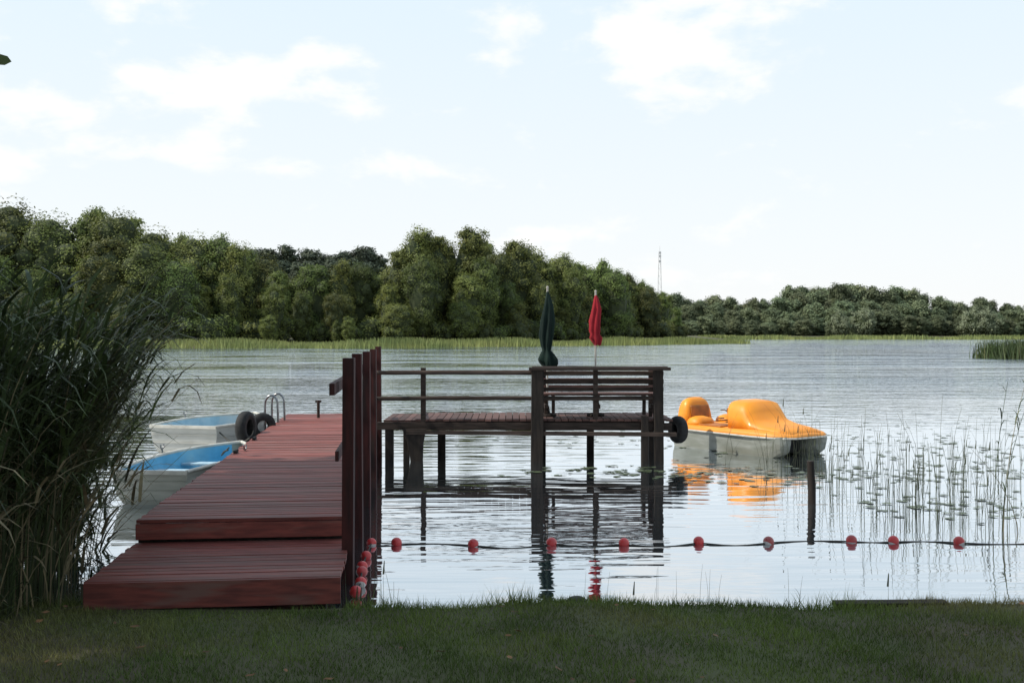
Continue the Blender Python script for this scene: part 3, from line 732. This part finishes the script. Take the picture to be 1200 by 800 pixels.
# ------------------------------------------------------------ light
S=Vector((-.97,-.14,0)).normalized(); el=math.radians(48)
Sd=Vector((S.x*math.cos(el),S.y*math.cos(el),math.sin(el)))
sun=bpy.data.lights.new('sun','SUN'); sun.energy=4.7; sun.angle=math.radians(.5); sun.color=(1,.94,.83)
so=bpy.data.objects.new('sun',sun); link(so); so.rotation_euler=Sd.to_track_quat('Z','Y').to_euler(); so.location=(-30,0,40)
w=bpy.data.worlds.new('World'); scene.world=w; w.use_nodes=True; nt=w.node_tree; L=nt.links
bg=nt.nodes['Background']; bg.inputs['Strength'].default_value=.125
sky=nn(nt,'ShaderNodeTexSky',sky_type='NISHITA'); sky.sun_disc=False; sky.sun_elevation=el; sky.sun_rotation=math.atan2(S.x,S.y); sky.air_density=1; sky.dust_density=1.5
tc=nn(nt,'ShaderNodeTexCoord'); sp=nn(nt,'ShaderNodeSeparateXYZ'); L.new(tc.outputs['Generated'],sp.inputs[0])
def M2(op,a,b=None):
    n=nn(nt,'ShaderNodeMath',operation=op)
    for i,v in enumerate((a,b)):
        if v is None: continue
        if isinstance(v,(int,float)): n.inputs[i].default_value=v
        else: L.new(v,n.inputs[i])
    return n.outputs[0]
zz=M2('MAXIMUM',sp.outputs[2],0.0)
cb=nn(nt,'ShaderNodeCombineXYZ'); L.new(sp.outputs[0],cb.inputs[0]); L.new(sp.outputs[1],cb.inputs[1]); L.new(M2('MULTIPLY',zz,2.1),cb.inputs[2])
nz=nn(nt,'ShaderNodeTexNoise'); nz.inputs['Scale'].default_value=7.5; nz.inputs['Detail'].default_value=8; nz.inputs['Roughness'].default_value=.56; nz.inputs['Distortion'].default_value=.1
mp=nn(nt,'ShaderNodeMapping'); mp.inputs['Location'].default_value=(3.3,1.7,0); L.new(cb.outputs[0],mp.inputs[0]); L.new(mp.outputs[0],nz.inputs['Vector'])
# cumulus groups standing over the lake
acc=None
for cx,cz,sx,sz,amp in ((-.236,.232,.14,.028,.22),(.135,.262,.09,.045,.19),(-.43,.212,.06,.03,.16),(-.05,.158,.085,.022,.15),(-.311,.16,.07,.02,.15),(.2,.168,.06,.018,.11),(.43,.2,.07,.03,.12),(.05,.10,.2,.012,.08)):
    ex=M2('POWER',M2('DIVIDE',M2('SUBTRACT',sp.outputs[0],cx),sx),2.0); ez=M2('POWER',M2('DIVIDE',M2('SUBTRACT',sp.outputs[2],cz),sz),2.0)
    g=M2('MULTIPLY',M2('EXPONENT',M2('MULTIPLY',M2('ADD',ex,ez),-1.0)),amp)
    acc=g if acc is None else M2('ADD',acc,g)
front=nn(nt,'ShaderNodeMapRange'); L.new(sp.outputs[1],front.inputs[0]); front.inputs[1].default_value=0; front.inputs[2].default_value=.2
acc=M2('MULTIPLY',acc,front.outputs[0])
cr=nn(nt,'ShaderNodeMapRange',interpolation_type='SMOOTHSTEP'); L.new(M2('ADD',nz.outputs[0],acc),cr.inputs[0]); cr.inputs[1].default_value=.57; cr.inputs[2].default_value=.72
def MIX(f,a,b):
    n=nn(nt,'ShaderNodeMix',data_type='RGBA')
    for i,v in ((0,f),(6,a),(7,b)):
        if isinstance(v,(int,float)): n.inputs[i].default_value=v
        elif isinstance(v,tuple): n.inputs[i].default_value=(*v,1)
        else: L.new(v,n.inputs[i])
    return n.outputs[2]
def MR(a,b):
    n=nn(nt,'ShaderNodeMapRange'); L.new(zz,n.inputs[0]); n.inputs[1].default_value=a; n.inputs[2].default_value=b; return n.outputs[0]
hc=MIX(MR(0.02,.30),(8.1,8.25,8.3),(6.75,7.75,8.4)); hc=MIX(MR(.32,.85),hc,(4.4,5.8,7.4))
hz=MIX(.92,sky.outputs[0],hc)
cl=MIX(M2('MULTIPLY',cr.outputs[0],.85),hz,(8.5,8.45,8.3))
L.new(cl,bg.inputs['Color'])

# ------------------------------------------------------------ camera
cam=bpy.data.cameras.new('camera'); cam.lens=36; cam.sensor_width=36; cam.clip_end=8000; cam.clip_start=.05
co=bpy.data.objects.new('camera',cam); link(co); co.location=(0,0,2.2); co.rotation_euler=(math.radians(90-.48),0,0)
scene.camera=co
scene.view_settings.view_transform='Standard'; scene.view_settings.look='None'; scene.view_settings.exposure=0
